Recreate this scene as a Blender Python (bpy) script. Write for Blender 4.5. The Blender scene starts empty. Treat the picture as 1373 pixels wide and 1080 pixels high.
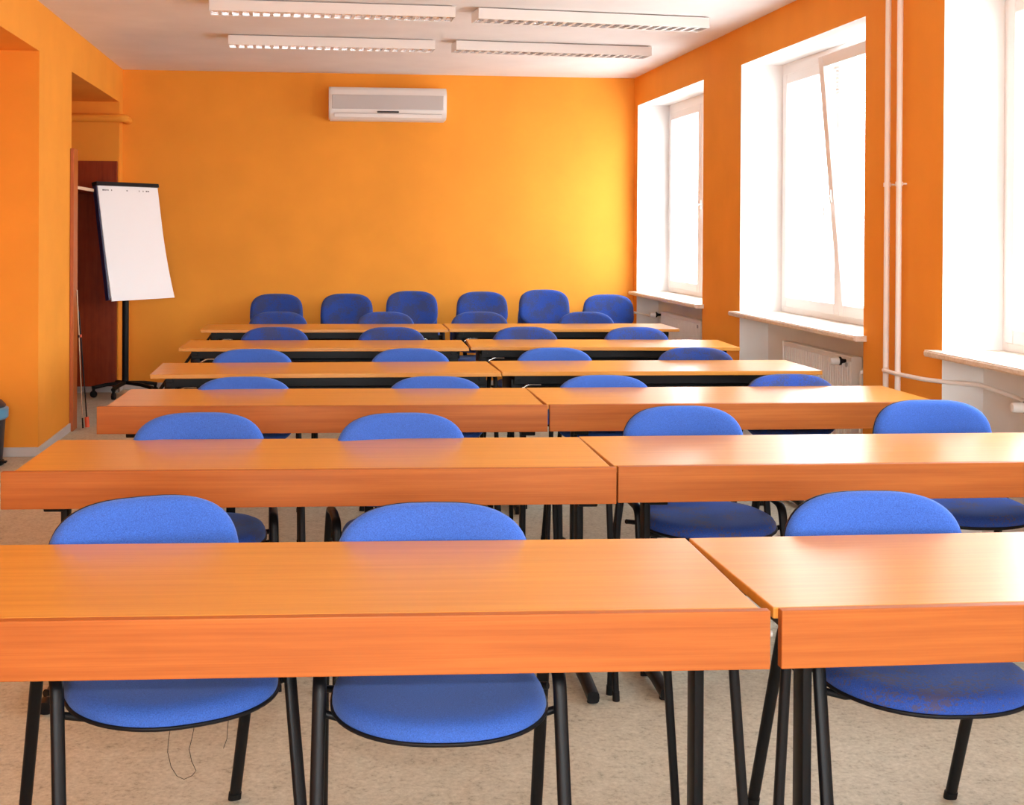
import bpy, bmesh, math, random
from mathutils import Vector, Matrix
random.seed(7)
SC = bpy.context.scene
COL = SC.collection
R = math.radians

# ------------------------------------------------------------------ materials
def new_mat(name):
    m = bpy.data.materials.new(name); m.use_nodes = True
    nt = m.node_tree
    return m, nt, nt.nodes['Principled BSDF']

def plain(name, col, rough=.5, metal=0., spec=.5, coat=0.):
    m, nt, b = new_mat(name)
    b.inputs['Base Color'].default_value = (*col, 1)
    b.inputs['Roughness'].default_value = rough
    b.inputs['Metallic'].default_value = metal
    b.inputs['Specular IOR Level'].default_value = spec
    b.inputs['Coat Weight'].default_value = coat
    return m

def ramp(nt, stops):
    r = nt.nodes.new('ShaderNodeValToRGB')
    e = r.color_ramp.elements
    while len(e) < len(stops): e.new(.5)
    for k, (p, c) in enumerate(stops):
        e[k].position = p; e[k].color = (*c, 1)
    return r

def noise(nt, vec, scale, detail=4, rough=.55):
    n = nt.nodes.new('ShaderNodeTexNoise')
    n.inputs['Scale'].default_value = scale
    n.inputs['Detail'].default_value = detail
    n.inputs['Roughness'].default_value = rough
    nt.links.new(vec, n.inputs['Vector'])
    return n

def mapped(nt, scale=(1, 1, 1), rand=True):
    tc = nt.nodes.new('ShaderNodeTexCoord')
    mp = nt.nodes.new('ShaderNodeMapping')
    mp.inputs['Scale'].default_value = scale
    nt.links.new(tc.outputs['Object'], mp.inputs['Vector'])
    if rand:
        oi = nt.nodes.new('ShaderNodeObjectInfo')
        mul = nt.nodes.new('ShaderNodeMath'); mul.operation = 'MULTIPLY'
        mul.inputs[1].default_value = 37.
        nt.links.new(oi.outputs['Random'], mul.inputs[0])
        nt.links.new(mul.outputs[0], mp.inputs['Location'])
    return mp.outputs['Vector']

def bump(nt, b, h, strength=.2, dist=.002):
    bp = nt.nodes.new('ShaderNodeBump')
    bp.inputs['Strength'].default_value = strength
    bp.inputs['Distance'].default_value = dist
    nt.links.new(h, bp.inputs['Height'])
    nt.links.new(bp.outputs['Normal'], b.inputs['Normal'])

def wood(name, dark, mid, light, rough, scale=(1.1, 26, 26), spec=.5):
    m, nt, b = new_mat(name)
    v = mapped(nt, scale)
    n = noise(nt, v, 1.6, 6, .6)
    v2 = mapped(nt, (scale[0] * .5, scale[1] * 7, scale[2] * 7))
    n2 = noise(nt, v2, 1.5, 3, .5)
    mx = nt.nodes.new('ShaderNodeMix'); mx.data_type = 'FLOAT'
    mx.inputs[0].default_value = .3
    nt.links.new(n.outputs['Fac'], mx.inputs[2]); nt.links.new(n2.outputs['Fac'], mx.inputs[3])
    r = ramp(nt, [(.3, dark), (.5, mid), (.7, light)])
    nt.links.new(mx.outputs[0], r.inputs['Fac'])
    nt.links.new(r.outputs['Color'], b.inputs['Base Color'])
    b.inputs['Roughness'].default_value = rough
    b.inputs['Specular IOR Level'].default_value = spec
    bump(nt, b, n2.outputs['Fac'], .04, .0006)
    return m

def fabric(name, base, wear, amount):
    m, nt, b = new_mat(name)
    v = mapped(nt, (1, 1, 1))
    n = noise(nt, v, 420, 2, .6)
    r = ramp(nt, [(.3, tuple(c * .72 for c in base)), (.7, tuple(c * 1.28 for c in base))])
    nt.links.new(n.outputs['Fac'], r.inputs['Fac'])
    big = noise(nt, v, 9, 2, .5)
    fine = noise(nt, v, 120, 3, .7)
    ad = nt.nodes.new('ShaderNodeMath'); ad.operation = 'MULTIPLY_ADD'; ad.inputs[1].default_value = .9
    nt.links.new(big.outputs['Fac'], ad.inputs[0]); nt.links.new(fine.outputs['Fac'], ad.inputs[2])
    k = 1.18 - amount
    mr = nt.nodes.new('ShaderNodeMapRange')
    mr.inputs['From Min'].default_value = k - .02; mr.inputs['From Max'].default_value = k + .02
    mr.inputs['To Max'].default_value = .75
    nt.links.new(ad.outputs[0], mr.inputs['Value'])
    mx = nt.nodes.new('ShaderNodeMix'); mx.data_type = 'RGBA'
    nt.links.new(mr.outputs['Result'], mx.inputs[0])
    nt.links.new(r.outputs['Color'], mx.inputs[6]); mx.inputs[7].default_value = (*wear, 1)
    nt.links.new(mx.outputs[2], b.inputs['Base Color'])
    b.inputs['Roughness'].default_value = .92
    b.inputs['Specular IOR Level'].default_value = .15
    b.inputs['Sheen Weight'].default_value = .25
    b.inputs['Sheen Roughness'].default_value = .5
    b.inputs['Sheen Tint'].default_value = (.45, .6, 1, 1)
    bump(nt, b, n.outputs['Fac'], .25, .0008)
    return m

def paint(name, col, rough=.75):
    m, nt, b = new_mat(name)
    v = mapped(nt, (1, 1, 1), False)
    n = noise(nt, v, 2.2, 4, .5)
    r = ramp(nt, [(.3, tuple(c * .95 for c in col)), (.7, tuple(min(1, c * 1.04) for c in col))])
    nt.links.new(n.outputs['Fac'], r.inputs['Fac'])
    nt.links.new(r.outputs['Color'], b.inputs['Base Color'])
    b.inputs['Roughness'].default_value = rough
    b.inputs['Specular IOR Level'].default_value = .3
    f = noise(nt, v, 180, 2, .6)
    bump(nt, b, f.outputs['Fac'], .15, .0015)
    return m

def floor_mat():
    m, nt, b = new_mat('speckled_linoleum')
    v = mapped(nt, (1, 1, 1), False)
    n = noise(nt, v, 60, 5, .75)
    n2 = noise(nt, v, 16, 4, .6)
    r = ramp(nt, [(.34, (.25, .235, .18)), (.45, (.46, .445, .345)), (.56, (.555, .54, .43)), (.70, (.67, .66, .55))])
    mx = nt.nodes.new('ShaderNodeMix'); mx.data_type = 'FLOAT'; mx.inputs[0].default_value = .3
    nt.links.new(n.outputs['Fac'], mx.inputs[2]); nt.links.new(n2.outputs['Fac'], mx.inputs[3])
    nt.links.new(mx.outputs[0], r.inputs['Fac'])
    nt.links.new(r.outputs['Color'], b.inputs['Base Color'])
    b.inputs['Roughness'].default_value = .55
    b.inputs['Specular IOR Level'].default_value = .35
    return m

def glass_mat():
    m = bpy.data.materials.new('window_glass'); m.use_nodes = True
    nt = m.node_tree; nt.nodes.remove(nt.nodes['Principled BSDF'])
    out = nt.nodes['Material Output']
    t = nt.nodes.new('ShaderNodeBsdfTransparent'); t.inputs[0].default_value = (.96, .98, .98, 1)
    g = nt.nodes.new('ShaderNodeBsdfGlossy'); g.inputs['Roughness'].default_value = .02
    lw = nt.nodes.new('ShaderNodeLayerWeight'); lw.inputs['Blend'].default_value = .5
    pw = nt.nodes.new('ShaderNodeMath'); pw.operation = 'POWER'; pw.inputs[1].default_value = 5
    f = nt.nodes.new('ShaderNodeMath'); f.operation = 'MULTIPLY_ADD'; f.inputs[1].default_value = .96; f.inputs[2].default_value = .04
    nt.links.new(lw.outputs['Facing'], pw.inputs[0]); nt.links.new(pw.outputs[0], f.inputs[0])
    mx = nt.nodes.new('ShaderNodeMixShader')
    nt.links.new(f.outputs[0], mx.inputs[0]); nt.links.new(t.outputs[0], mx.inputs[1]); nt.links.new(g.outputs[0], mx.inputs[2])
    nt.links.new(mx.outputs[0], out.inputs['Surface'])
    return m

def stone_mat():
    m, nt, b = new_mat('sill_stone')
    v = mapped(nt, (1, 1, 1), False)
    n = noise(nt, v, 40, 5, .7)
    r = ramp(nt, [(.3, (.62, .53, .42)), (.55, (.78, .70, .60)), (.75, (.86, .80, .72))])
    nt.links.new(n.outputs['Fac'], r.inputs['Fac']); nt.links.new(r.outputs['Color'], b.inputs['Base Color'])
    b.inputs['Roughness'].default_value = .35
    return m

ORANGE = paint('orange_wall_paint', (.88, .345, .036))
WHITE_WALL = paint('white_reveal_paint', (.86, .86, .86))
CEILING = paint('white_ceiling_paint', (.84, .82, .82))
FLOOR = floor_mat()
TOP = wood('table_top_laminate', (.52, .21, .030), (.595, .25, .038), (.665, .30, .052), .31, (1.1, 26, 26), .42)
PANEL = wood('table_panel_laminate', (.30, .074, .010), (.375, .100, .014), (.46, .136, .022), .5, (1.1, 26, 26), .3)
CUPBOARD = wood('wardrobe_veneer', (.19, .022, .003), (.25, .033, .005), (.30, .045, .008), .45, (26, 26, 1.1), .2)
CASING = wood('wardrobe_casing', (.34, .075, .014), (.42, .1, .018), (.5, .13, .022), .4, (26, 26, 1.1))
EDGE_LIGHT = plain('pale_shelf_edge', (.75, .55, .38), .4)
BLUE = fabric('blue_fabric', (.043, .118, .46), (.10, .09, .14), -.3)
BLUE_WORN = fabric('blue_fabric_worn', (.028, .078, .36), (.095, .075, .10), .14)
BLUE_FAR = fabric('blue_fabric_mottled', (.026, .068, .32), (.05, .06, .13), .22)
PLASTIC = plain('black_plastic', (.006, .006, .008), .5, spec=.2)
STEEL = plain('black_steel', (.005, .005, .006), .42, spec=.2)
RUBBER = plain('black_rubber', (.008, .008, .008), .7, spec=.2)
CHROME = plain('chrome', (.8, .8, .82), .15, 1.)
WHITE = plain('white_plastic', (.82, .80, .78), .35)
ENAMEL = plain('white_enamel', (.88, .88, .87), .3)
GREY = plain('grey_plastic', (.45, .44, .45), .45)
FRAME_W = plain('white_window_frame', (.84, .83, .82), .3)
GRILLE = plain('air_conditioner_grille', (.56, .53, .52), .4)
MIRROR = plain('louvre_aluminium', (.86, .86, .88), .16, 1.)
TUBE = plain('fluorescent_tube_glass', (.85, .86, .88), .25)
PAPER = plain('white_paper', (.92, .93, .95), .7)
PRINT = plain('grey_print', (.12, .12, .14), .8)
NAVY = plain('dark_blue_frame', (.012, .014, .06), .4)
SKIRT = plain('grey_baseboard', (.55, .54, .53), .5)
BINBODY = plain('dark_grey_bin', (.018, .02, .03), .45)
BAG = plain('blue_plastic_bag', (.10, .30, .48), .35)
RED = plain('red_plastic', (.75, .09, .02), .45)
POLE = plain('aluminium_pole', (.42, .30, .2), .4, .6)
SILL = stone_mat()
GLASS = glass_mat()
THREAD = plain('black_thread', (.02, .018, .016), .9)
DARKWOOD = plain('display_black', (.012, .011, .012), .25)

# ------------------------------------------------------------------ helpers
def link(o, parent=None):
    COL.objects.link(o)
    if parent is not None: o.parent = parent
    return o

def obj(name, bm, mats, parent=None, smooth=False, label=None):
    bmesh.ops.recalc_face_normals(bm, faces=bm.faces)
    me = bpy.data.meshes.new(name); bm.to_mesh(me); bm.free()
    for m in (mats if isinstance(mats, (list, tuple)) else [mats]): me.materials.append(m)
    if smooth:
        for f in me.polygons: f.use_smooth = True
        try: me.set_sharp_from_angle(angle=R(smooth if smooth is not True else 40))
        except Exception: pass
    o = link(bpy.data.objects.new(name, me), parent)
    if label: o['label'] = label
    return o

def thing(name, label, cat, loc=(0, 0, 0), rz=0., group=None):
    o = link(bpy.data.objects.new(name, None))
    o.empty_display_size = .1
    o.location = loc; o.rotation_euler = (0, 0, rz)
    o['label'] = label; o['category'] = cat
    if group: o['group'] = group
    return o

def tag(o, label, cat, group=None):
    o['label'] = label; o['category'] = cat
    if group: o['group'] = group
    return o

def struct(name, bm, mats, parent=None, smooth=False):
    o = obj(name, bm, mats, parent, smooth)
    if parent is None: o['kind'] = 'structure'
    return o

def box(bm, lo, hi, bev=0., mi=0, M=None, seg=2):
    xs, ys, zs = zip(lo, hi)
    v = [bm.verts.new((xs[i], ys[j], zs[k])) for i in (0, 1) for j in (0, 1) for k in (0, 1)]
    fs = [bm.faces.new([v[i] for i in q]) for q in ((0, 1, 3, 2), (4, 6, 7, 5), (0, 4, 5, 1), (2, 3, 7, 6), (0, 2, 6, 4), (1, 5, 7, 3))]
    for f in fs: f.material_index = mi
    vs = v
    if bev > 0:
        es = list({e for f in fs for e in f.edges})
        r = bmesh.ops.bevel(bm, geom=es, offset=bev, segments=seg, affect='EDGES', profile=.5)
        vs = list({w for f in r['faces'] for w in f.verts} | {w for w in v if w.is_valid})
        for f in {f for w in vs for f in w.link_faces}: f.material_index = mi
    if M is not None:
        for w in vs: w.co = M @ w.co
    return vs

def fillet(pts, r, n=5):
    pts = [Vector(p) for p in pts]; out = [pts[0]]
    for i in range(1, len(pts) - 1):
        a, b, c = pts[i - 1], pts[i], pts[i + 1]
        d1 = (a - b); d2 = (c - b)
        ang = d1.angle(d2)
        t = min(r / math.tan(ang / 2), d1.length * .48, d2.length * .48)
        p1 = b + d1.normalized() * t; p2 = b + d2.normalized() * t
        for k in range(n + 1):
            s = k / n
            out.append(p1 * (1 - s) ** 2 + b * 2 * s * (1 - s) + p2 * s * s)
    out.append(pts[-1]); return out

def sweep(bm, pts, rx, ry=None, seg=12, side=None, mi=0, power=2., caps=True):
    """elliptic tube along pts; rx along 'side', ry across it"""
    ry = rx if ry is None else ry
    pts = [Vector(p) for p in pts]; n = len(pts); rings = []
    ref = Vector(side) if side is not None else None
    prev = None
    for i, p in enumerate(pts):
        t = (pts[min(i + 1, n - 1)] - pts[max(i - 1, 0)]).normalized()
        if ref is not None: s = ref
        else:
            s = prev if prev is not None else (Vector((1, 0, 0)) if abs(t.x) < .8 else Vector((0, 1, 0)))
        s = (s - t * s.dot(t)).normalized(); prev = s
        u = t.cross(s)
        ring = []
        for k in range(seg):
            a = 2 * math.pi * k / seg; ca, sa = math.cos(a), math.sin(a)
            ca = math.copysign(abs(ca) ** (2 / power), ca); sa = math.copysign(abs(sa) ** (2 / power), sa)
            ring.append(bm.verts.new(p + s * rx * ca + u * ry * sa))
        rings.append(ring)
    for a, b in zip(rings, rings[1:]):
        for k in range(seg):
            f = bm.faces.new((a[k], a[(k + 1) % seg], b[(k + 1) % seg], b[k])); f.material_index = mi
    if caps:
        bm.faces.new(rings[0][::-1]).material_index = mi; bm.faces.new(rings[-1]).material_index = mi

def lathe(bm, prof, c=(0, 0, 0), seg=24, mi=0, axis='z'):
    rings = []
    for r, z in prof:
        ring = []
        for k in range(seg):
            a = 2 * math.pi * k / seg
            q = (r * math.cos(a), r * math.sin(a), z)
            if axis == 'x': q = (z, q[0], q[1])
            if axis == 'y': q = (q[0], z, q[1])
            ring.append(bm.verts.new(Vector(c) + Vector(q)))
        rings.append(ring)
    for a, b in zip(rings, rings[1:]):
        for k in range(seg):
            bm.faces.new((a[k], a[(k + 1) % seg], b[(k + 1) % seg], b[k])).material_index = mi
    bm.faces.new(rings[0][::-1]).material_index = mi; bm.faces.new(rings[-1]).material_index = mi

def pad(bm, hx, hy, pw, prof, fn, seg=56, pw_b=None, taper=0.):
    """cushion: superellipse rings; prof = [(scale, height)], fn maps (x, y, h) to a point"""
    rings = []
    for s, h in prof:
        ring = []
        for k in range(seg):
            a = 2 * math.pi * k / seg; c_, s_ = math.cos(a), math.sin(a)
            q = pw if (s_ >= 0 or pw_b is None) else pw_b
            x = math.copysign(abs(c_) ** (2 / q), c_); y = math.copysign(abs(s_) ** (2 / q), s_)
            ring.append(bm.verts.new(fn(hx * s * x * (1 + taper * y * s), hy * s * y, h)))
        rings.append(ring)
    for a, b in zip(rings, rings[1:]):
        for k in range(seg): bm.faces.new((a[k], a[(k + 1) % seg], b[(k + 1) % seg], b[k]))
    bm.faces.new(rings[0][::-1]); bm.faces.new(rings[-1])

def B(): return bmesh.new()

# ------------------------------------------------------------------ the room
LX, RX, BY, CH = -1.80, 2.958, 11.78, 2.92
FY = -4.4                      # wall behind the camera
AX = -2.62                     # back of the alcoves
REV = 3.26                     # window frame plane
TH = 3.40                      # outer face
OPEN = [(9.60, 11.645), (6.665, 8.715), (3.735, 5.785), (.81, 2.86), (-2.1, -.06)]
ADDED_OPEN = [(-1.35, .65), (.85, 2.75)]     # unseen windows added behind the camera to light the room from there
SILL_Z, HEAD_Z = .905, 2.65

bm = B(); box(bm, (AX - .2, FY - .4, -.12), (TH, BY + .2, 0)); struct('floor', bm, FLOOR)
bm = B(); box(bm, (AX - .2, FY - .4, CH), (TH, BY + .2, CH + .15)); struct('ceiling', bm, CEILING)
bm = B(); box(bm, (AX - .2, BY, 0), (TH, BY + .2, CH)); struct('wall_back', bm, ORANGE)
bm = B(); xs_ = [AX - .2] + [q for o in ADDED_OPEN for q in o] + [TH]
for k in range(0, len(xs_), 2): box(bm, (xs_[k], FY - .4, 0), (xs_[k + 1], FY, CH))
for a, b in ADDED_OPEN: box(bm, (a, FY - .4, 0), (b, FY, .9)); box(bm, (a, FY - .4, 2.65), (b, FY, CH))
bmesh.ops.recalc_face_normals(bm, faces=bm.faces)
for f in bm.faces: f.material_index = 0 if f.normal.y > .9 else 1
struct('wall_front', bm, [ORANGE, WHITE_WALL])

# left wall: back of the alcoves, lintel, pier, corner nib, rest of the wall
bm = B()
box(bm, (AX - .2, FY, 0), (AX, BY, CH))
box(bm, (AX, FY, 2.605), (LX, BY, CH))
box(bm, (AX, 8.335, 0), (LX, 9.40, 2.605))
box(bm, (AX, 11.58, 0), (LX, BY, 2.605))
box(bm, (AX, FY, 0), (LX, 4.6, 2.605))
struct('wall_left', bm, ORANGE)

# right wall with window openings; reveals and niches are white
bm = B()
edges = [FY]
for a, b in sorted(OPEN): edges += [a, b]
edges.append(BY)
TH = 3.40
for i in range(0, len(edges), 2):
    box(bm, (RX, edges[i], 0), (TH, edges[i + 1], CH))
for a, b in OPEN:
    box(bm, (RX, a, HEAD_Z), (TH, b, CH))
    box(bm, (3.165, a, 0), (TH, b, .875))
bm.normal_update(); bmesh.ops.recalc_face_normals(bm, faces=bm.faces)
for f in bm.faces:
    f.material_index = 0 if (f.normal.x < -.9 and abs(f.calc_center_median().x - RX) < .001) else 1
struct('wall_right', bm, [ORANGE, WHITE_WALL])

# baseboards
bm = B()
box(bm, (LX, 8.335 - .012, 0), (LX + .012, 9.41, .06), .003)
box(bm, (AX, 8.335 - .012, 0), (LX, 8.335, .06), .003)
box(bm, (AX, 11.565, 0), (LX + .012, 11.58, .06), .003)
box(bm, (LX, 11.565, 0), (LX + .012, BY, .06), .003)
box(bm, (LX, FY, 0), (LX + .012, 4.6, .06), .003)
box(bm, (AX, 4.6, 0), (AX + .012, 8.335, .06), .003)
struct('baseboard_left', bm, SKIRT)
bm = B(); box(bm, (LX + .012, BY - .012, 0), (RX, BY, .06), .003); struct('baseboard_back', bm, SKIRT)
bm = B()
for i in range(0, len(edges), 2): box(bm, (RX - .012, edges[i], 0), (RX, min(edges[i + 1], BY - .013), .06), .003)
struct('baseboard_right', bm, SKIRT)

# ------------------------------------------------------------------ windows
def sash(a, b, z0, z1, parent, name='sash', blind=0.):
    """a casement between y=a and y=b, built in place in the frame plane"""
    w, d = .072, .062
    bm = B()
    x0, x1 = REV - .012, REV - .012 + d
    box(bm, (x0, a, z0), (x1, a + w, z1), .006); box(bm, (x0, b - w, z0), (x1, b, z1), .006)
    box(bm, (x0, a + w, z0), (x1, b - w, z0 + w), .006); box(bm, (x0, a + w, z1 - w), (x1, b - w, z1), .006)
    s = obj(name, bm, FRAME_W, parent)
    bm = B(); box(bm, (x0 + .028, a + w - .01, z0 + w - .01), (x0 + .034, b - w + .01, z1 - w + .01))
    obj('pane', bm, GLASS, s)
    if blind > 0:
        bm = B(); n = int(blind / .022)
        for k in range(n):
            z = z1 - w - .012 - k * .022
            box(bm, (x0 + .008, a + w + .003, z), (x0 + .024, b - w - .003, z + .0025), M=None)
        for y in (a + w + .12, b - w - .12):
            box(bm, (x0 + .015, y, z1 - w - .012 - n * .022), (x0 + .0165, y + .003, z1 - w))
        obj('blind', bm, FRAME_W, s)
    return s

for i, (a, b) in enumerate(OPEN):
    t = link(bpy.data.objects.new('window_%d' % (i + 1), None)); t['kind'] = 'structure'
    fr = .05; x0, x1 = REV, REV + .085
    bm = B()
    box(bm, (x0, a, SILL_Z), (x1, a + fr, HEAD_Z), .004); box(bm, (x0, b - fr, SILL_Z), (x1, b, HEAD_Z), .004)
    box(bm, (x0, a + fr, SILL_Z), (x1, b - fr, SILL_Z + fr), .004)
    box(bm, (x0 - .01, a + fr, HEAD_Z - .085), (x1, b - fr, HEAD_Z), .004)
    mid = (a + b) / 2
    box(bm, (x0 + .03, mid - .03, SILL_Z + fr), (x1, mid + .03, HEAD_Z - .085), .004)
    obj('window_frame', bm, FRAME_W, t)
    z0, z1 = SILL_Z + fr - .012, HEAD_Z - .085 + .012
    far = sash(mid + .002, b - fr + .012, z0, z1, t, blind=.0)
    near = sash(a + fr - .012, mid - .002, z0, z1, t, blind=.30 if i == 1 else 0.)
    if i == 1:                 # the near casement of the middle window is tilted into the room
        piv = Vector((REV, 0, z0 + .01)); ang = R(5.2)
        M = Matrix.Translation(piv) @ Matrix.Rotation(-ang, 4, 'Y') @ Matrix.Translation(-piv)
        for o in [near] + list(near.children):
            o.data.transform(M)
    # handle on the meeting stile of the near casement
    bm = B(); hy = mid - .04; hx = REV - .012
    box(bm, (hx - .012, hy - .015, 1.66), (hx, hy + .015, 1.74), .004)
    sweep(bm, fillet([(hx - .006, hy, 1.70), (hx - .05, hy, 1.70), (hx - .055, hy - (.0 if i == 1 else .0), 1.57)], .012), .009, .007)
    hd = obj('handle', bm, FRAME_W, near, True)
    if i == 1: hd.data.transform(M)
    if i == 2:
        far_bl = None
    bm = B()
    prof = [(2.885, a - .045), (RX - .001, a - .045), (RX - .001, a + .001), (REV + .004, a + .001), (REV + .004, b - .001), (RX - .001, b - .001), (RX - .001, b + .045), (2.885, b + .045)]
    lo = [bm.verts.new((x, y, .874)) for x, y in prof]; hi = [bm.verts.new((x, y, SILL_Z)) for x, y in prof]
    bm.faces.new(lo[::-1]); bm.faces.new(hi)
    for k in range(8): bm.faces.new((lo[k], lo[(k + 1) % 8], hi[(k + 1) % 8], hi[k]))
    es = [e for e in bm.edges if all(abs(v.co.x - 2.885) < .001 for v in e.verts)]
    bmesh.ops.bevel(bm, geom=es, offset=.007, segments=3, affect='EDGES')
    obj('window_sill', bm, SILL, t)

for i, (a, b) in enumerate(ADDED_OPEN):  # added windows, out of view, letting in soft daylight from behind
    t = link(bpy.data.objects.new('window_%d' % (len(OPEN) + 1 + i), None)); t['kind'] = 'structure'
    ya, yb = FY - .34, FY - .27; mid = (a + b) / 2
    bm = B()
    for lo, hi in (((a, ya, .9), (a + .06, yb, 2.65)), ((b - .06, ya, .9), (b, yb, 2.65)), ((mid - .05, ya, .96), (mid + .05, yb, 2.59)), ((a + .06, ya, .9), (b - .06, yb, .96)), ((a + .06, ya, 2.59), (b - .06, yb, 2.65))):
        box(bm, lo, hi, .004)
    fo = obj('window_frame', bm, FRAME_W, t)
    for p, q in ((a + .055, mid - .045), (mid + .045, b - .055)):
        bm = B(); box(bm, (p, ya + .03, .955), (q, ya + .036, 2.595)); obj('pane', bm, GLASS, fo)
    bm = B(); box(bm, (a, FY - .268, .9), (b, FY + .06, .93), .006); obj('window_sill', bm, SILL, t)

# ------------------------------------------------------------------ radiators and heating pipes
def radiator(y0, y1, label, valve_y, valve_dir):
    t = thing('radiator', label, 'radiator', (3.075, (y0 + y1) / 2, .15), 0, 'white panel radiators under the windows')
    h = (y1 - y0) / 2; H = .60
    bm = B(); n = int((y1 - y0) / .034)
    # ribbed front panel: a profile running along y
    pts = []
    for k in range(n):
        y = -h + (k + .5) * 2 * h / n; w = 2 * h / n
        pts += [(-.030, y - w * .5), (-.030, y - w * .24), (-.020, y - w * .12), (-.020, y + w * .12), (-.030, y + w * .22)]
    pts.append((-.030, h))
    lo = [bm.verts.new((x, y, .03)) for x, y in pts]; hi = [bm.verts.new((x, y, H - .03)) for x, y in pts]
    for k in range(len(pts) - 1): bm.faces.new((lo[k], lo[k + 1], hi[k + 1], hi[k]))
    box(bm, (-.030, -h, H - .03), (-.018, h, H - .004), .003); box(bm, (-.030, -h, 0), (-.018, h, .03), .003)
    box(bm, (.018, -h, 0), (.030, h, H - .004), .003)
    obj('panel', bm, ENAMEL, t)
    for ya in (-h - .004, h):
        bm = B(); box(bm, (-.032, ya, .004), (.032, ya + .004, H), .001); obj('side_cover', bm, ENAMEL, t)
    bm = B()
    for k in range(3): box(bm, (-.026 + k * .019, -h, H - .004), (-.012 + k * .019, h, H))
    m_ = int(2 * h / .03)
    for k in range(m_): box(bm, (-.03, -h + k * .03, H - .004), (.03, -h + k * .03 + .008, H - .001))
    obj('top_grille', bm, EDGE_LIGHT if False else ENAMEL, t)
    # thermostat: valve body, black collar and white head pointing into the room
    y = valve_y - (y0 + y1) / 2; z = H - .03
    bm = B(); lathe(bm, [(.010, -.02), (.012, -.045), (.017, -.058)], (0, y, z), 18, 0, 'x'); obj('valve_body', bm, PLASTIC, t, True)
    bm = B(); lathe(bm, [(.02, -.058), (.025, -.060), (.025, -.070), (.02, -.072)], (0, y, z), 20, 0, 'x'); obj('valve_collar', bm, PLASTIC, t, 50)
    bm = B(); lathe(bm, [(.018, -.072), (.023, -.074), (.022, -.115), (.018, -.124), (.006, -.126)], (0, y, z), 20, 0, 'x'); obj('thermostat_head', bm, WHITE, t, 50)
    bm = B(); lathe(bm, [(.014, 0), (.014, -.006), (.008, -.008)], (-.032, -h + .06, H - .05), 16, 0, 'x')
    obj('plug', bm, GREY, t, True)
    return t

radiator(9.93, 11.10, 'white panel radiator in the niche under the farthest window', 11.14, 1)
radiator(7.02, 8.10, 'white ribbed radiator with black-collared thermostat in the niche under the middle window', 7.10, 1)
radiator(4.05, 5.12, 'white radiator under the nearest window, only its valve showing at right edge', 5.16, 1)

def riser(y, label):
    t = thing('heating_pipe', label, 'pipe', (RX - .04, y, 0), 0, 'white vertical heating pipes on the pier')
    bm = B(); sweep(bm, [(0, 0, 0), (0, 0, CH)], .0145); obj('pipe', bm, ENAMEL, t, True)
    bm = B()
    for z in (1.715,):
        lathe(bm, [(.019, -.011), (.019, .011)], (0, 0, z), 16); sweep(bm, [(0, 0, z), (.04, 0, z)], .005)
    obj('clamp', bm, ENAMEL, t, True)
riser(6.30, 'white vertical heating pipe on the orange pier, left one, with the branch joint')
riser(6.165, 'white vertical heating pipe on the orange pier, right one, beside the nearest window')

bm = B()
sweep(bm, fillet([(RX - .04, 6.286, .762), (RX - .082, 6.24, .762), (RX - .082, 6.10, .760), (RX - .045, 5.88, .757), (RX + .02, 5.74, .757), (3.05, 5.62, .762), (3.10, 5.40, .735), (3.08, 5.18, .715), (3.075, 5.128, .71)], .05, 6), .011)
tag(obj('branch_pipe', bm, ENAMEL, None, True), 'thin white pipe running from the risers into the niche of the nearest window', 'pipe')
bm = B()
sweep(bm, fillet([(RX + .005, 6.69, .70), (3.03, 6.74, .70), (3.03, 6.85, .70), (3.03, 6.85, .0)], .04, 6), .011)
tag(obj('drain_pipe', bm, ENAMEL, None, True), 'short white bent pipe beside the radiator under the middle window', 'pipe')
bm = B()
sweep(bm, fillet([(RX - .03, BY, .71), (RX - .03, 11.62, .71), (3.03, 11.55, .69), (3.03, 11.22, .69)], .03, 6), .010)
tag(obj('feed_pipe', bm, ENAMEL, None, True), 'thin white pipe from the back corner to the farthest radiator', 'pipe')

# ------------------------------------------------------------------ air conditioner
t = thing('air_conditioner', 'white wall-mounted air conditioner high on the orange back wall', 'air conditioner', (.611, BY, 2.475))
hw = .54
bm = B()
prof = [(0, 0), (-.13, 0), (-.185, .03), (-.20, .075), (-.205, .20), (-.195, .268), (-.165, .298), (-.12, .305), (0, .305)]
va = [bm.verts.new((-hw, y, z)) for y, z in prof]; vb = [bm.verts.new((hw, y, z)) for y, z in prof]
bm.faces.new(va); bm.faces.new(vb[::-1])
for k in range(len(prof)): bm.faces.new((va[k], va[(k + 1) % len(prof)], vb[(k + 1) % len(prof)], vb[k]))
bmesh.ops.bevel(bm, geom=[e for e in bm.edges if abs(e.verts[0].co.x - e.verts[1].co.x) < .001], offset=.012, segments=2, affect='EDGES')
obj('housing', bm, WHITE, t, 50)
bm = B(); box(bm, (-hw + .03, -.212, .098), (hw - .03, -.20, .228), .004)
for k in range(11): box(bm, (-hw + .035, -.2145, .104 + k * .0113), (hw - .035, -.212, .1085 + k * .0113))
obj('grille', bm, GRILLE, t)
bm = B(); box(bm, (-hw + .05, -.200, .022), (hw - .05, -.182, .058), .004); 
box(bm, (-hw + .045, -.203, .0575), (hw - .045, -.19, .0605), mi=1)
obj('louvre_flap', bm, [WHITE, GREY], t)
bm = B(); box(bm, (-.10, -.2125, .066), (.10, -.195, .082), .005); obj('display', bm, DARKWOOD, t)

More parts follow.
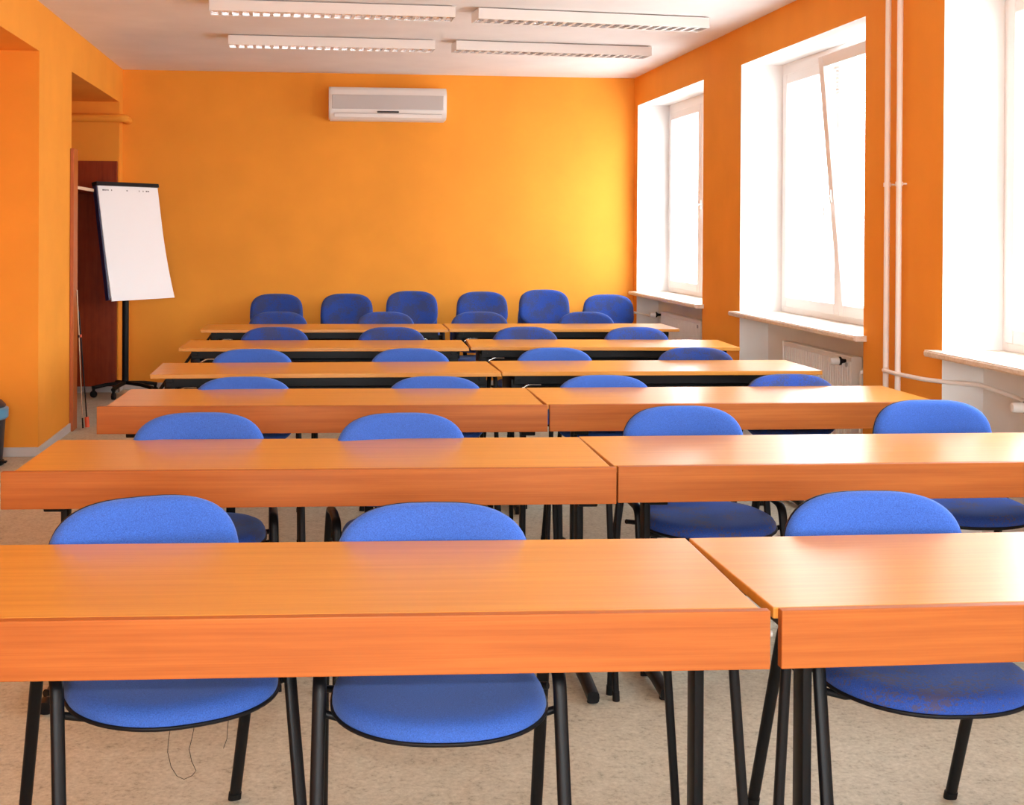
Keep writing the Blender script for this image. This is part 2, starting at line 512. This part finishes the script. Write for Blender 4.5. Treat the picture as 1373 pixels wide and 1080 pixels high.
# ------------------------------------------------------------------ ceiling lights
def lamp(x0, y0, x1, y1, label):
    L = math.hypot(x1 - x0, y1 - y0); rz = math.atan2(y1 - y0, x1 - x0)
    t = thing('ceiling_light', label, 'ceiling light', (x0, y0, CH), rz, 'louvred ceiling lights')
    W, H = .195, .078
    bm = B()
    box(bm, (0, 0, -H), (L, .008, -.012), .002); box(bm, (0, W - .008, -H), (L, W, -.012), .002)
    box(bm, (0, 0, -H), (.006, W, -.012), .002); box(bm, (L - .006, 0, -H), (L, W, -.012), .002)
    box(bm, (0, 0, -.016), (L, W, -.008), .002)
    obj('housing', bm, WHITE, t)
    bm = B(); box(bm, (.02, .03, -.008), (L - .02, W - .03, 0)); obj('mount', bm, GREY, t)
    for y in (W * .3, W * .7):
        bm = B(); sweep(bm, [(.05, y, -.034), (L - .05, y, -.034)], .013); obj('fluorescent_tube', bm, TUBE, t, True)
    # parabolic louvre: two side reflectors, a spine and cross blades
    bm = B()
    def refl(ya, yb):
        n = 6; rows = []
        for k in range(n + 1):
            s = k / n; y = ya + (yb - ya) * (s ** 2); z = -H + .004 + s * (H - .022)
            rows.append((bm.verts.new((.008, y, z)), bm.verts.new((L - .008, y, z))))
        for a, b in zip(rows, rows[1:]): bm.faces.new((a[0], a[1], b[1], b[0]))
    refl(.009, .03); refl(W - .009, W - .03); refl(W / 2 - .01, W / 2 - .002); refl(W / 2 + .01, W / 2 + .002)
    n = 24
    for k in range(1, n):
        x = k * L / n
        pr = [(x - .011, -H + .003), (x + .011, -H + .003), (x + .003, -.048), (x - .003, -.048)]
        for ya, yb in ((.01, W / 2 - .008), (W / 2 + .008, W - .01)):
            a = [bm.verts.new((px, ya, pz)) for px, pz in pr]; b = [bm.verts.new((px, yb, pz)) for px, pz in pr]
            for q in range(4): bm.faces.new((a[q], a[(q + 1) % 4], b[(q + 1) % 4], b[q])).material_index = 1
    obj('louvre', bm, [MIRROR, WHITE], t)
lamp(-.705, 8.06, .862, 8.12, 'white louvred ceiling light, front left of the four')
lamp(-.69, 9.52, .864, 9.58, 'white louvred ceiling light, back left of the four, in front of air conditioner')
lamp(1.012, 8.15, 2.607, 8.33, 'white louvred ceiling light, front right of the four, nearest the windows')
lamp(1.02, 9.57, 2.572, 9.70, 'white louvred ceiling light, back right of the four')

# ------------------------------------------------------------------ wardrobe, painted pipe, poles
t = thing('wardrobe', 'open brown wooden wardrobe built into the alcove behind the flip chart', 'wardrobe', (-2.2, 10.4, 0))
o_ = Vector((-2.2, 10.4, 0))
def wb(name, lo, hi, m, bev=.002, label=None):
    bm = B(); box(bm, Vector(lo) - o_, Vector(hi) - o_, bev); return obj(name, bm, m, t, label=label)
wb('side_panel', (-2.60, 11.50, .061), (-1.806, 11.56, 2.07), CUPBOARD)
wb('side_panel', (-2.60, 9.405, 0), (-1.806, 9.43, 2.05), CUPBOARD)
wb('face_board', (-1.798, 9.345, .0), (-1.772, 9.50, 2.045), CASING, label='lighter reddish face board at the near end')
wb('back_panel', (-2.61, 9.43, 0), (-2.595, 11.50, 2.05), CUPBOARD)
sh = wb('shelf', (-2.59, 9.43, 1.78), (-1.915, 11.50, 1.80), CUPBOARD)
bm = B(); box(bm, Vector((-1.915, 9.43, 1.778)) - o_, Vector((-1.908, 11.50, 1.803)) - o_)
obj('edge_strip', bm, EDGE_LIGHT, sh, label='pale front edge of the shelf')
bm = B(); sweep(bm, [Vector((-2.2, 9.43, 1.70)) - o_, Vector((-2.2, 11.50, 1.70)) - o_], .014); obj('hanging_rail', bm, CHROME, t, True)

bm = B()
sweep(bm, fillet([(AX + .0, 11.53, 2.455), (LX + .05, 11.53, 2.455), (LX + .05, BY, 2.455)], .04, 6), .036, seg=18)
tag(obj('painted_pipe', bm, ORANGE, None, True), 'thick orange-painted pipe crossing the alcove high above the wardrobe', 'pipe')

def pole(name, a, b, r, m, label, tip=None, tipm=None):
    t = thing(name, label, 'pole', b)
    a = Vector(a) - Vector(b)
    d = a.normalized()
    bm = B(); sweep(bm, [d * .03, a], r); obj('shaft', bm, m, t, True)
    bm = B(); sweep(bm, [d * .0, d * .012, d * .035, d * .075], [.016 if tip else r * 1.3][0], seg=14); obj('foot', bm, tipm or RUBBER, t, True)
    bm = B(); sweep(bm, [d * .66, d * .68], r * 1.5); obj('collar', bm, tipm or RUBBER, t, True)
pole('pole', (-1.765, 9.44, 1.02), (-1.715, 9.42, .012), .0045, POLE, 'thin pale metal pole leaning on the wardrobe face board')
pole('pole', (-1.76, 9.49, .86), (-1.69, 9.46, .012), .005, STEEL, 'thin dark pole with red foot leaning beside the wardrobe', True, RED)

bm = B(); box(bm, (LX + .013, 9.395, 0), (LX + .06, 9.335, .05), .004)
bm.free()

# ------------------------------------------------------------------ flip chart
phi, th = R(50), R(10)
cen = Vector((-1.610, 11.15, 1.358))
base = Vector((-1.70, 11.33, 0))
t = thing('flip_chart', 'flip chart with blank white paper on a black wheeled stand by the back corner', 'flip chart', base)
wv = Vector((math.cos(phi), math.sin(phi), 0)); nv = Vector((math.sin(phi), -math.cos(phi), 0))
upv = (Vector((0, 0, math.cos(th))) - nv * math.sin(th)); nn = wv.cross(upv).normalized()
if nn.dot(nv) < 0: nn = -nn
Mb = Matrix(((wv.x, upv.x, nn.x, 0), (wv.y, upv.y, nn.y, 0), (wv.z, upv.z, nn.z, 0), (0, 0, 0, 1)))
Mb = Matrix.Translation(cen - base) @ Mb       # local: x across, y up, z out of the board
W2, H2 = .35, .50
bm = B(); box(bm, (-W2 + .012, -H2 + .012, -.018), (W2 - .012, H2 - .012, 0)); bm.transform(Mb); obj('board', bm, WHITE, t)
bm = B()
for lo, hi in (((-W2, -H2, -.034), (-W2 + .016, H2, .010)), ((W2 - .016, -H2, -.022), (W2, H2, .008)), ((-W2 + .016, -H2, -.022), (W2 - .016, -H2 + .016, .008))):
    box(bm, lo, hi, .004)
bm.transform(Mb); obj('board_frame', bm, NAVY, t)
bm = B(); box(bm, (-W2 - .004, H2 - .020, -.036), (W2, H2 + .014, .028), .005); bm.transform(Mb); obj('clamp_bar', bm, PLASTIC, t)
bm = B()                                       # paper pad, its lower right corner curling forward
nx, ny = 16, 22; g = []
for j in range(ny + 1):
    row = []
    for i in range(nx + 1):
        u, v = i / nx, j / ny
        x = -W2 + .02 + u * (2 * W2 - .026); y = H2 - .012 - v * (2 * H2 + .0)
        z = .011 + .05 * (max(0, v - .35) / .65) ** 2 * (.25 + .75 * u ** 2) + .004 * math.sin(u * 5) * v
        x += .004 * u * v ** 2
        row.append(Vector((x, y, z)))
    g.append(row)
top = [[bm.verts.new(p) for p in r] for r in g]; bot = [[bm.verts.new(p - Vector((0, 0, .009))) for p in r] for r in g]
for j in range(ny):
    for i in range(nx):
        bm.faces.new((top[j][i], top[j][i + 1], top[j + 1][i + 1], top[j + 1][i])); bm.faces.new((bot[j][i], bot[j + 1][i], bot[j + 1][i + 1], bot[j][i + 1]))
for i in range(nx):
    bm.faces.new((top[0][i], bot[0][i], bot[0][i + 1], top[0][i + 1])); bm.faces.new((top[ny][i], top[ny][i + 1], bot[ny][i + 1], bot[ny][i]))
for j in range(ny):
    bm.faces.new((top[j][0], top[j + 1][0], bot[j + 1][0], bot[j][0])); bm.faces.new((top[j][nx], bot[j][nx], bot[j + 1][nx], top[j + 1][nx]))
bm.transform(Mb); pp = obj('paper_pad', bm, PAPER, t, 40)
for x0, wd in ((-.285, .018), (-.262, .012), (-.243, .010), (-.226, .007), (-.19, .009), (-.02, .012), (.12, .008), (.165, .008), (.20, .018), (.224, .014)):
    bm = B(); box(bm, (x0, H2 - .062, .0112), (x0 + wd, H2 - .051, .0122)); bm.transform(Mb); obj('printed_mark', bm, PRINT, pp)
bm = B(); sweep(bm, [(0, 0, .10), (0, 0, .86)], .029, .02, side=(1, 0, 0), power=4)
sweep(bm, [(0, 0, .84), Vector((0, 0, 1.36)) + (cen - base) * Vector((1, 1, 0)) * .75], .018)
obj('column', bm, STEEL, t, True)
for k, a in enumerate((205, 258, 330, 30, 120)):
    a = R(a); d = Vector((math.cos(a), math.sin(a), 0)); L = .29
    bm = B(); sweep(bm, [d * .01 + Vector((0, 0, .115)), d * L * .6 + Vector((0, 0, .105)), d * L + Vector((0, 0, .085))], .018, .016, power=3)
    ft = obj('base_arm', bm, STEEL, t, True)
    bm = B(); c = d * (L - .012); s = Vector((-d.y, d.x, 0))
    sweep(bm, [c + s * -.012 + Vector((0, 0, .03)), c + s * .012 + Vector((0, 0, .03))], .03, seg=18)
    sweep(bm, [c + Vector((0, 0, .055)), c + Vector((0, 0, .09))], .013)
    obj('caster', bm, RUBBER, ft, 40)

# ------------------------------------------------------------------ trash bin
t = thing('trash_bin', 'dark pedal bin with a pale blue liner rim at the left edge', 'trash bin', (-2.085, 8.06, 0))
bm = B(); lathe(bm, [(.12, .02), (.128, .03), (.148, .33), (.15, .345)], seg=28); obj('body', bm, BINBODY, t, True)
bm = B(); lathe(bm, [(.152, .285), (.162, .295), (.163, .35), (.150, .358)], seg=28); obj('liner', bm, BAG, t, True, label='pale blue plastic liner folded over the rim')
bm = B(); lathe(bm, [(.145, .358), (.148, .37), (.12, .40), (.05, .415), (.01, .417)], seg=28); obj('lid', bm, BINBODY, t, True)
bm = B(); lathe(bm, [(.135, 0), (.14, .004), (.138, .022), (.12, .028)], seg=28); obj('base_ring', bm, PLASTIC, t, True)
bm = B(); box(bm, (.115, -.06, .018), (.165, -.02, .03), .004); obj('pedal', bm, PLASTIC, t)

# ------------------------------------------------------------------ tables
D, TT = .556, .74
def table(ax, ay, bx, by, label, panel, group, extra=(), hook=False, bracket=False):
    """a, b: front left and front right corner of the table top (panel face when there is a front panel)"""
    L = math.hypot(bx - ax, by - ay); rz = math.atan2(by - ay, bx - ax)
    t = thing('folding_table', label, 'table', (ax, ay, 0), rz, group)
    y0 = .0
    if panel:
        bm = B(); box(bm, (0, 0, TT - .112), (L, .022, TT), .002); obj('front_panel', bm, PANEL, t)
        y0 = .0222
        xa, xb = (.035, L - .016) if panel == 'L' else (-.009, L - .035)
        for x in (.25, L * .5, L - .25):
            bm = B(); box(bm, (x - .02, .022, TT - .06), (x + .02, .05, TT - .0225), .002); obj('panel_bracket', bm, STEEL, t)
    else: xa, xb = 0., L
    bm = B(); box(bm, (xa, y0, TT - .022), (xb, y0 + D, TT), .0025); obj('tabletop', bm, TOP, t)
    zt = TT - .0222
    # frame under the top
    la, lb = xa + (.17 if panel == 'R' else .09), xb - (.048 if panel == 'L' else .09)
    bm = B()
    for y in (y0 + .07, y0 + D - .07):
        box(bm, (la - .02, y - .013, zt - .05), (lb + .02, y + .013, zt), .003)
    for x in (la, lb): box(bm, (x - .02, y0 + .05, zt - .028), (x + .02, y0 + D - .05, zt), .003)
    obj('frame', bm, STEEL, t)
    for yy, zz, rr in ((.16, .07, .016), (.20, .105, .012)):
        bm = B(); sweep(bm, [(la, y0 + yy, zt - zz), (lb, y0 + yy, zt - zz)], rr); obj('cross_tube', bm, STEEL, t, True)
    for x, s in ((la, 1), (lb, -1)):
        bm = B()
        sweep(bm, [(x, y0 + D / 2, .05), (x, y0 + D / 2, zt - .02)], .013, .030, side=(1, 0, 0), power=4)
        box(bm, (x - .03, y0 + .10, zt - .125), (x + .03, y0 + D - .10, zt - .028), .004)
        lg = obj('leg', bm, STEEL, t, True)
        bm = B(); sweep(bm, [(x, y0 - .005, .026), (x, y0 + .12, .036), (x, y0 + D - .12, .036), (x, y0 + D + .005, .026)], .019, .019, side=(1, 0, 0), power=3)
        obj('foot', bm, STEEL, lg, True)
        for yy in (.03, D - .03):
            bm = B(); sweep(bm, [(x, y0 + yy, 0), (x, y0 + yy, .02)], .014); obj('glide', bm, RUBBER, lg, True)
        bm = B()
        sweep(bm, fillet([(x + s * .005, y0 + .11, zt - .12), (x + s * .03, y0 + .11, zt - .075), (x + s * .07, y0 + .11, zt - .055), (x + s * .13, y0 + .11, zt - .055)], .03, 5), .006)
        obj('folding_stay', bm, CHROME, lg, True)
    if hook:
        bm = B(); sweep(bm, fillet([(la - .03, y0 + .20, zt - .03), (la - .085, y0 + .20, zt - .11), (la - .075, y0 + .20, zt - .14), (la - .03, y0 + .20, zt - .14)], .02, 4), .009)
        obj('bag_hook', bm, STEEL, t, True)
    for (x, y, dx) in extra:          # slim spare legs near the joint of the two tables
        bm = B(); sweep(bm, [(x + dx, y, .004), (x, y, zt - .0)], .0095, .0095, side=(1, 0, 0), power=4)
        lg = obj('slim_leg', bm, STEEL, t, True)
        bm = B(); sweep(bm, [(x + dx, y, 0), (x + dx * .97, y, .03)], .0115, seg=12); obj('glide', bm, RUBBER, lg, True)
    if bracket:
        bm = B(); sweep(bm, [(L - .06, .06, TT - .062), (L + .022, .06, TT - .062)], .006); box(bm, (L - .012, .045, TT - .05), (L - .004, .075, TT - .03), .002)
        obj('joint_bracket', bm, WHITE, t, True)
    return t

ORD = ['nearest', 'second', 'third', 'fourth', 'fifth', 'farthest']
GP = 'orange tables with front panels'; GO = 'orange tables without front panels'
DD = .30
table(-.955, 2.405, .861, 2.345, 'orange wood table with front panel, left half of the row nearest the camera', 'L', GP,
      [(1.816 - .050, .10, .055), (1.816 - .088, .53, .05)], bracket=True)
table(.883, 2.345, 2.66, 2.350, 'orange wood table with front panel, right half of the row nearest the camera', 'R', GP, [(.053, .10, -.035)])
table(-.942, 3.863, .909, 3.812, 'orange wood table with front panel, left half of the second row from the camera', 'L', GP,
      [(1.852 - .015, .06, .03), (1.852 - .115, .53, .03)])
table(.917, 3.825, 2.69, 3.812, 'orange wood table with front panel, right half of the second row from the camera', 'R', GP, [(.03, .10, -.03)])
table(-.903, 5.257, .947, 5.205, 'orange wood table with front panel, left half of the third row from the camera', 'L', GP, [(1.85 - .10, .53, .02)])
table(.957, 5.212, 2.69, 5.202, 'orange wood table with front panel, right half of the third row from the camera', 'R', GP, [(.02, .06, -.02)])
table(-.842, 6.409, .926, 6.421, 'orange wood table on open black frame, left half of the fourth row', '', GO, hook=True)
table(.934, 6.446, 2.63, 6.425, 'orange wood table on open black frame, right half of the fourth row', '', GO)
table(-.858, 7.834, .921, 7.788, 'orange wood table on open black frame, left half of the fifth row', '', GO, hook=True)
table(.939, 7.850, 2.634, 7.750, 'orange wood table on open black frame, right half of the fifth row', '', GO)
table(-.857, 9.255, .939, 9.247, 'orange wood table on open black frame, left half of the row farthest back', '', GO, hook=True)
table(.950, 9.277, 2.679, 9.250, 'orange wood table on open black frame, right half of the row farthest back', '', GO)

# ------------------------------------------------------------------ chairs
def build_chair():
    t = thing('conference_chair', 'chair', 'chair')
    # seat pad: rounded front, slight waterfall, dished middle
    def sf(x, y, h):
        z = .460 + h - .30 * max(0, -y - .09) ** 2 * (1 if h > .01 else .8) + .06 * x * x - .006
        z += .04 * max(0, y - .10) ** 1
        return Vector((x, y, z))
    bm = B()
    pad(bm, .229, .222, 2.7, [(.0001, .040), (.3, .0405), (.6, .042), (.8, .0425), (.90, .040), (.96, .033), (.99, .022), (1, .012), (.99, .004), (.9, .002), (.0001, .002)], sf, pw_b=2.35)
    obj('seat', bm, BLUE, t, 60)
    bm = B()
    pad(bm, .231, .224, 2.7, [(.0001, .004), (.9, .003), (1.0, .008), (1.010, .006), (1.006, .0), (.95, -.006), (.7, -.010), (.0001, -.010)], sf, pw_b=2.35)
    obj('seat_shell', bm, PLASTIC, t, 60)
    # backrest
    def bf(x, y, h):       # y up from the centre of the back; h thickness towards the sitter
        z = .668 + y
        yy = .238 + .10 * (y + .16) - .0 + .42 * 0 - h
        yy -= .55 * x * x * 1.0 - .0
        return Vector((x, yy + .028, z))
    bm = B()
    prof = [(.0001, .030), (.3, .0305), (.6, .032), (.85, .032), (.93, .028), (.975, .019), (1, .008), (.985, .001), (.9, .0), (.0001, .0)]
    pad(bm, .233, .162, 3.1, prof, bf, taper=-.035)
    obj('backrest', bm, BLUE, t, 60)
    bm = B()
    pad(bm, .234, .163, 3.1, [(.0001, -.001), (.9, -.001), (.98, .002), (.99, .0), (.985, -.008), (.92, -.018), (.0001, -.020)], bf, taper=-.035)
    obj('back_shell', bm, PLASTIC, t, 60)
    rx, ry = .0148, .0095
    for s in (-1, 1):
        fp = fillet([(s * .262, -.165, .0), (s * .254, -.045, .528), (s * .253, .07, .535)], .045, 7)
        rp = fillet([(s * .262, .375, .0), (s * .254, .175, .528), (s * .253, .07, .535)], .045, 7)
        for path in (fp, rp):
            bm = B(); sweep(bm, path, rx, ry, side=(1, 0, 0), power=2.6)
            lg = obj('leg', bm, STEEL, t, 50)
            bm = B(); d = (path[1] - path[0]).normalized()
            sweep(bm, [path[0], path[0] + d * .022], rx + .002, ry + .002, side=(1, 0, 0), power=2.6)
            obj('rubber_foot', bm, RUBBER, lg, 50)
    for y in (-.035, .15):
        zc = .437
        bm = B()
        sweep(bm, fillet([(-.252, y * .75 - .005, zc + .012), (-.19, y, zc - .004), (.19, y, zc - .004), (.252, y * .75 - .005, zc + .012)], .03, 4), .0085)
        obj('cross_bar', bm, STEEL, t, 50)
    for s in (-1, 1):
        bm = B()
        sweep(bm, fillet([(s * .11, .06, .428), (s * .11, .255, .428), (s * .11, .285, .53), (s * .11, .298, .70)], .05, 6), .016, .006, side=(1, 0, 0), power=4)
        obj('back_post', bm, STEEL, t, 50)
    return t

proto = build_chair()
used = [False]
def dup(root):
    r = root.copy(); COL.objects.link(r)
    for ch in root.children:
        c = ch.copy(); COL.objects.link(c); c.parent = r
        for g in ch.children:
            d = g.copy(); COL.objects.link(d); d.parent = c
    return r

def place(bx, by, rz, label, group, mats=None, z=0., top=.265, h=.83):
    """bx, by: the top middle of the backrest"""
    o = dup(proto)
    a = R(rz)
    o.location = (bx + top * math.sin(a), by - top * math.cos(a), z)
    o.rotation_euler = (0, 0, a)
    o.scale = (1, 1, h / .83)
    o['label'] = label; o['group'] = group
    if mats:
        for c in o.children:
            k = c.name.split('.')[0]
            if k in mats:
                c.material_slots[0].link = 'OBJECT'; c.material_slots[0].material = mats[k]
    return o

POSW = ['leftmost', 'second from left', 'third from left', 'rightmost']
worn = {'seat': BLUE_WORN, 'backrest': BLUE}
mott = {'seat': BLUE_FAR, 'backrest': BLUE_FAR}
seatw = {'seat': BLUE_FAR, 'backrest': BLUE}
NEAR = [(-.418, 3.085, 21, None), (.268, 2.972, -2, None), (1.368, 3.027, -1, worn)]
NL = ['blue chair turned slightly, leftmost at the nearest table row', 'clean blue chair facing straight ahead, middle at the nearest table row',
      'blue chair with worn patches on its seat, rightmost at the nearest table row']
first = None
for (x, y, a, m), l in zip(NEAR, NL):
    o = place(x, y, a, l, 'chairs at the nearest row', m, h=.818)
    first = first or o
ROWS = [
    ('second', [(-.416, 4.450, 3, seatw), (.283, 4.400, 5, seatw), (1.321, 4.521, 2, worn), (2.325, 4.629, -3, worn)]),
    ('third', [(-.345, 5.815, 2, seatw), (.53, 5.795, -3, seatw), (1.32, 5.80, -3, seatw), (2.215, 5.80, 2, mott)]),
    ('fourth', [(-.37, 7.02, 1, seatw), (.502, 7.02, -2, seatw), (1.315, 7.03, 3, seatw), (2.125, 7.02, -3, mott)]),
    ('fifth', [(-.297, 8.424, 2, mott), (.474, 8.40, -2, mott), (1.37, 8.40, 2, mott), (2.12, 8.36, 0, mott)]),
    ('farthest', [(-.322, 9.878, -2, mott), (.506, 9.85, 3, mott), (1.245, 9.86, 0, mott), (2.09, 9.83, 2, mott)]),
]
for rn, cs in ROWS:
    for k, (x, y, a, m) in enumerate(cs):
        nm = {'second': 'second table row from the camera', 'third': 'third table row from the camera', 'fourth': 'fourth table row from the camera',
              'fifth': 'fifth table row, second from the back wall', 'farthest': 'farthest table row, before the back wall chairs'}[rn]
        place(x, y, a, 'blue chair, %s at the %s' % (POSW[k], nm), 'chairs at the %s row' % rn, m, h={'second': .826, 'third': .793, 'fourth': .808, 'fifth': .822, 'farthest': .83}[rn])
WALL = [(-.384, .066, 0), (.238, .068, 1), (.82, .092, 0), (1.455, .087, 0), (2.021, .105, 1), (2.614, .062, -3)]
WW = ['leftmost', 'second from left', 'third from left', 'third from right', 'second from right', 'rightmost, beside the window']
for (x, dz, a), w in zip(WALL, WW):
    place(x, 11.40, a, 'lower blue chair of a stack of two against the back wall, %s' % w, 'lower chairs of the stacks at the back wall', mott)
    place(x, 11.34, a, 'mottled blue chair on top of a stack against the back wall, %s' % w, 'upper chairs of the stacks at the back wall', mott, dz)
for c in list(proto.children):
    for g in list(c.children): bpy.data.objects.remove(g)
    bpy.data.objects.remove(c)
bpy.data.objects.remove(proto)

# loose threads hanging from the left chair's seat
bm = B()
z0 = .40
def th_(pts): sweep(bm, [Vector(p) for p in pts], .0007, seg=6)
fx, fy = -.300, 2.600
th_([(fx, fy + .02, .452), (fx - .002, fy, .43), (fx - .003, fy, .41), (fx + .004, fy, .380), (fx + .016, fy, .360), (fx + .03, fy, .353), (fx + .046, fy, .360), (fx + .054, fy, .370), (fx + .045, fy, .390), (fx + .04, fy, .415), (fx + .046, fy, .44), (fx + .048, fy + .03, .455)])
ob = obj('loose_thread', bm, THREAD)
ob.parent = first; ob.matrix_parent_inverse = (Matrix.Translation(first.location) @ Matrix.Rotation(first.rotation_euler.z, 4, 'Z')).inverted()
bm = B()
th_([(fx + .115, fy + .05, .455), (fx + .115, fy + .01, .43), (fx + .108, fy + .01, .41)])
ob = obj('loose_thread', bm, THREAD)
ob.parent = first; ob.matrix_parent_inverse = (Matrix.Translation(first.location) @ Matrix.Rotation(first.rotation_euler.z, 4, 'Z')).inverted()

# ------------------------------------------------------------------ light
w = bpy.data.worlds.new('sky'); SC.world = w; w.use_nodes = True
nt = w.node_tree; bg = nt.nodes['Background']
tc = nt.nodes.new('ShaderNodeTexCoord'); sx = nt.nodes.new('ShaderNodeSeparateXYZ')
nt.links.new(tc.outputs['Generated'], sx.inputs[0])
mr = nt.nodes.new('ShaderNodeMapRange'); mr.inputs['From Min'].default_value = -1; mr.inputs['From Max'].default_value = 1
nt.links.new(sx.outputs['Z'], mr.inputs['Value'])
opn = ramp(nt, [(.0, (.26, .265, .27)), (.49, (.34, .34, .34)), (.52, (.90, .96, 1)), (1, (.84, .93, 1))])      # open side
blk = ramp(nt, [(.0, (.24, .245, .25)), (.49, (.30, .30, .30)), (.51, (.34, .335, .345)), (.63, (.36, .365, .38)), (.70, (.41, .45, .49)), (1, (.41, .45, .49))])   # pale houses across the street
side = nt.nodes.new('ShaderNodeMapRange'); side.inputs['From Min'].default_value = .1; side.inputs['From Max'].default_value = .5
nt.links.new(sx.outputs['X'], side.inputs['Value'])
mxs = nt.nodes.new('ShaderNodeMix'); mxs.data_type = 'RGBA'
nt.links.new(side.outputs[0], mxs.inputs[0])
for r_, k_ in ((opn, 6), (blk, 7)):
    nt.links.new(mr.outputs[0], r_.inputs[0]); nt.links.new(r_.outputs['Color'], mxs.inputs[k_])
nt.links.new(mxs.outputs[2], bg.inputs['Color'])
bg.inputs['Strength'].default_value = 29.0

for a, b in OPEN:                                     # sampling portals in the window openings
    l = bpy.data.lights.new('window_portal', 'AREA'); l.shape = 'RECTANGLE'; l.size = b - a; l.size_y = HEAD_Z - SILL_Z
    l.cycles.is_portal = True
    o = link(bpy.data.objects.new('window_portal', l)); o.location = (TH + .02, (a + b) / 2, (SILL_Z + HEAD_Z) / 2)
    o.rotation_euler = Matrix(((0, 0, 1), (1, 0, 0), (0, 1, 0))).to_euler()

for a, b in ADDED_OPEN:
    l = bpy.data.lights.new('window_portal', 'AREA'); l.shape = 'RECTANGLE'; l.size = b - a; l.size_y = 1.75
    l.cycles.is_portal = True
    o = link(bpy.data.objects.new('window_portal', l)); o.location = ((a + b) / 2, FY - .42, 1.775)
    o.rotation_euler = (R(90), 0, 0)

# the camera's own flash
l = bpy.data.lights.new('camera_flash', 'SPOT'); l.shadow_soft_size = .025; l.energy = 150; l.color = (1, .97, .95)
l.spot_size = R(80); l.spot_blend = 1.0
o = link(bpy.data.objects.new('camera_flash', l)); o.location = (-.02, .05, 1.58)
o.rotation_euler = (R(88), 0, R(-4))

# ------------------------------------------------------------------ camera
cd = bpy.data.cameras.new('camera'); cam = link(bpy.data.objects.new('camera', cd))
Rv = Vector((.9954251, -.0953911, .00542217)); Fv = Vector((.09542179, .99542053, -.00571347)); Uv = Vector((-.00485232, .00620473, .99996898))
cam.matrix_world = Matrix(((Rv.x, Uv.x, -Fv.x, 0), (Rv.y, Uv.y, -Fv.y, 0), (Rv.z, Uv.z, -Fv.z, 1.4646), (0, 0, 0, 1)))
cd.sensor_fit = 'HORIZONTAL'; cd.sensor_width = 36; cd.lens = 1697.17 / 1373 * 36
cd.shift_x = (686.5 - 592.2) / 1373; cd.shift_y = -(540 - 319.3) / 1373
cd.clip_start = .05
SC.camera = cam

vs = SC.view_settings
SC.display_settings.display_device = 'sRGB'
vs.view_transform = 'Standard'; vs.look = 'None'; vs.gamma = 1; vs.use_curve_mapping = False; vs.exposure = 0.0
SC.cycles.max_bounces = 12; SC.cycles.diffuse_bounces = 8; SC.cycles.glossy_bounces = 5; SC.cycles.transparent_max_bounces = 16
SC.cycles.sample_clamp_indirect = 10
try:
    SC.cycles.use_denoising = True; SC.cycles.denoiser = 'OPENIMAGEDENOISE'
except Exception: pass
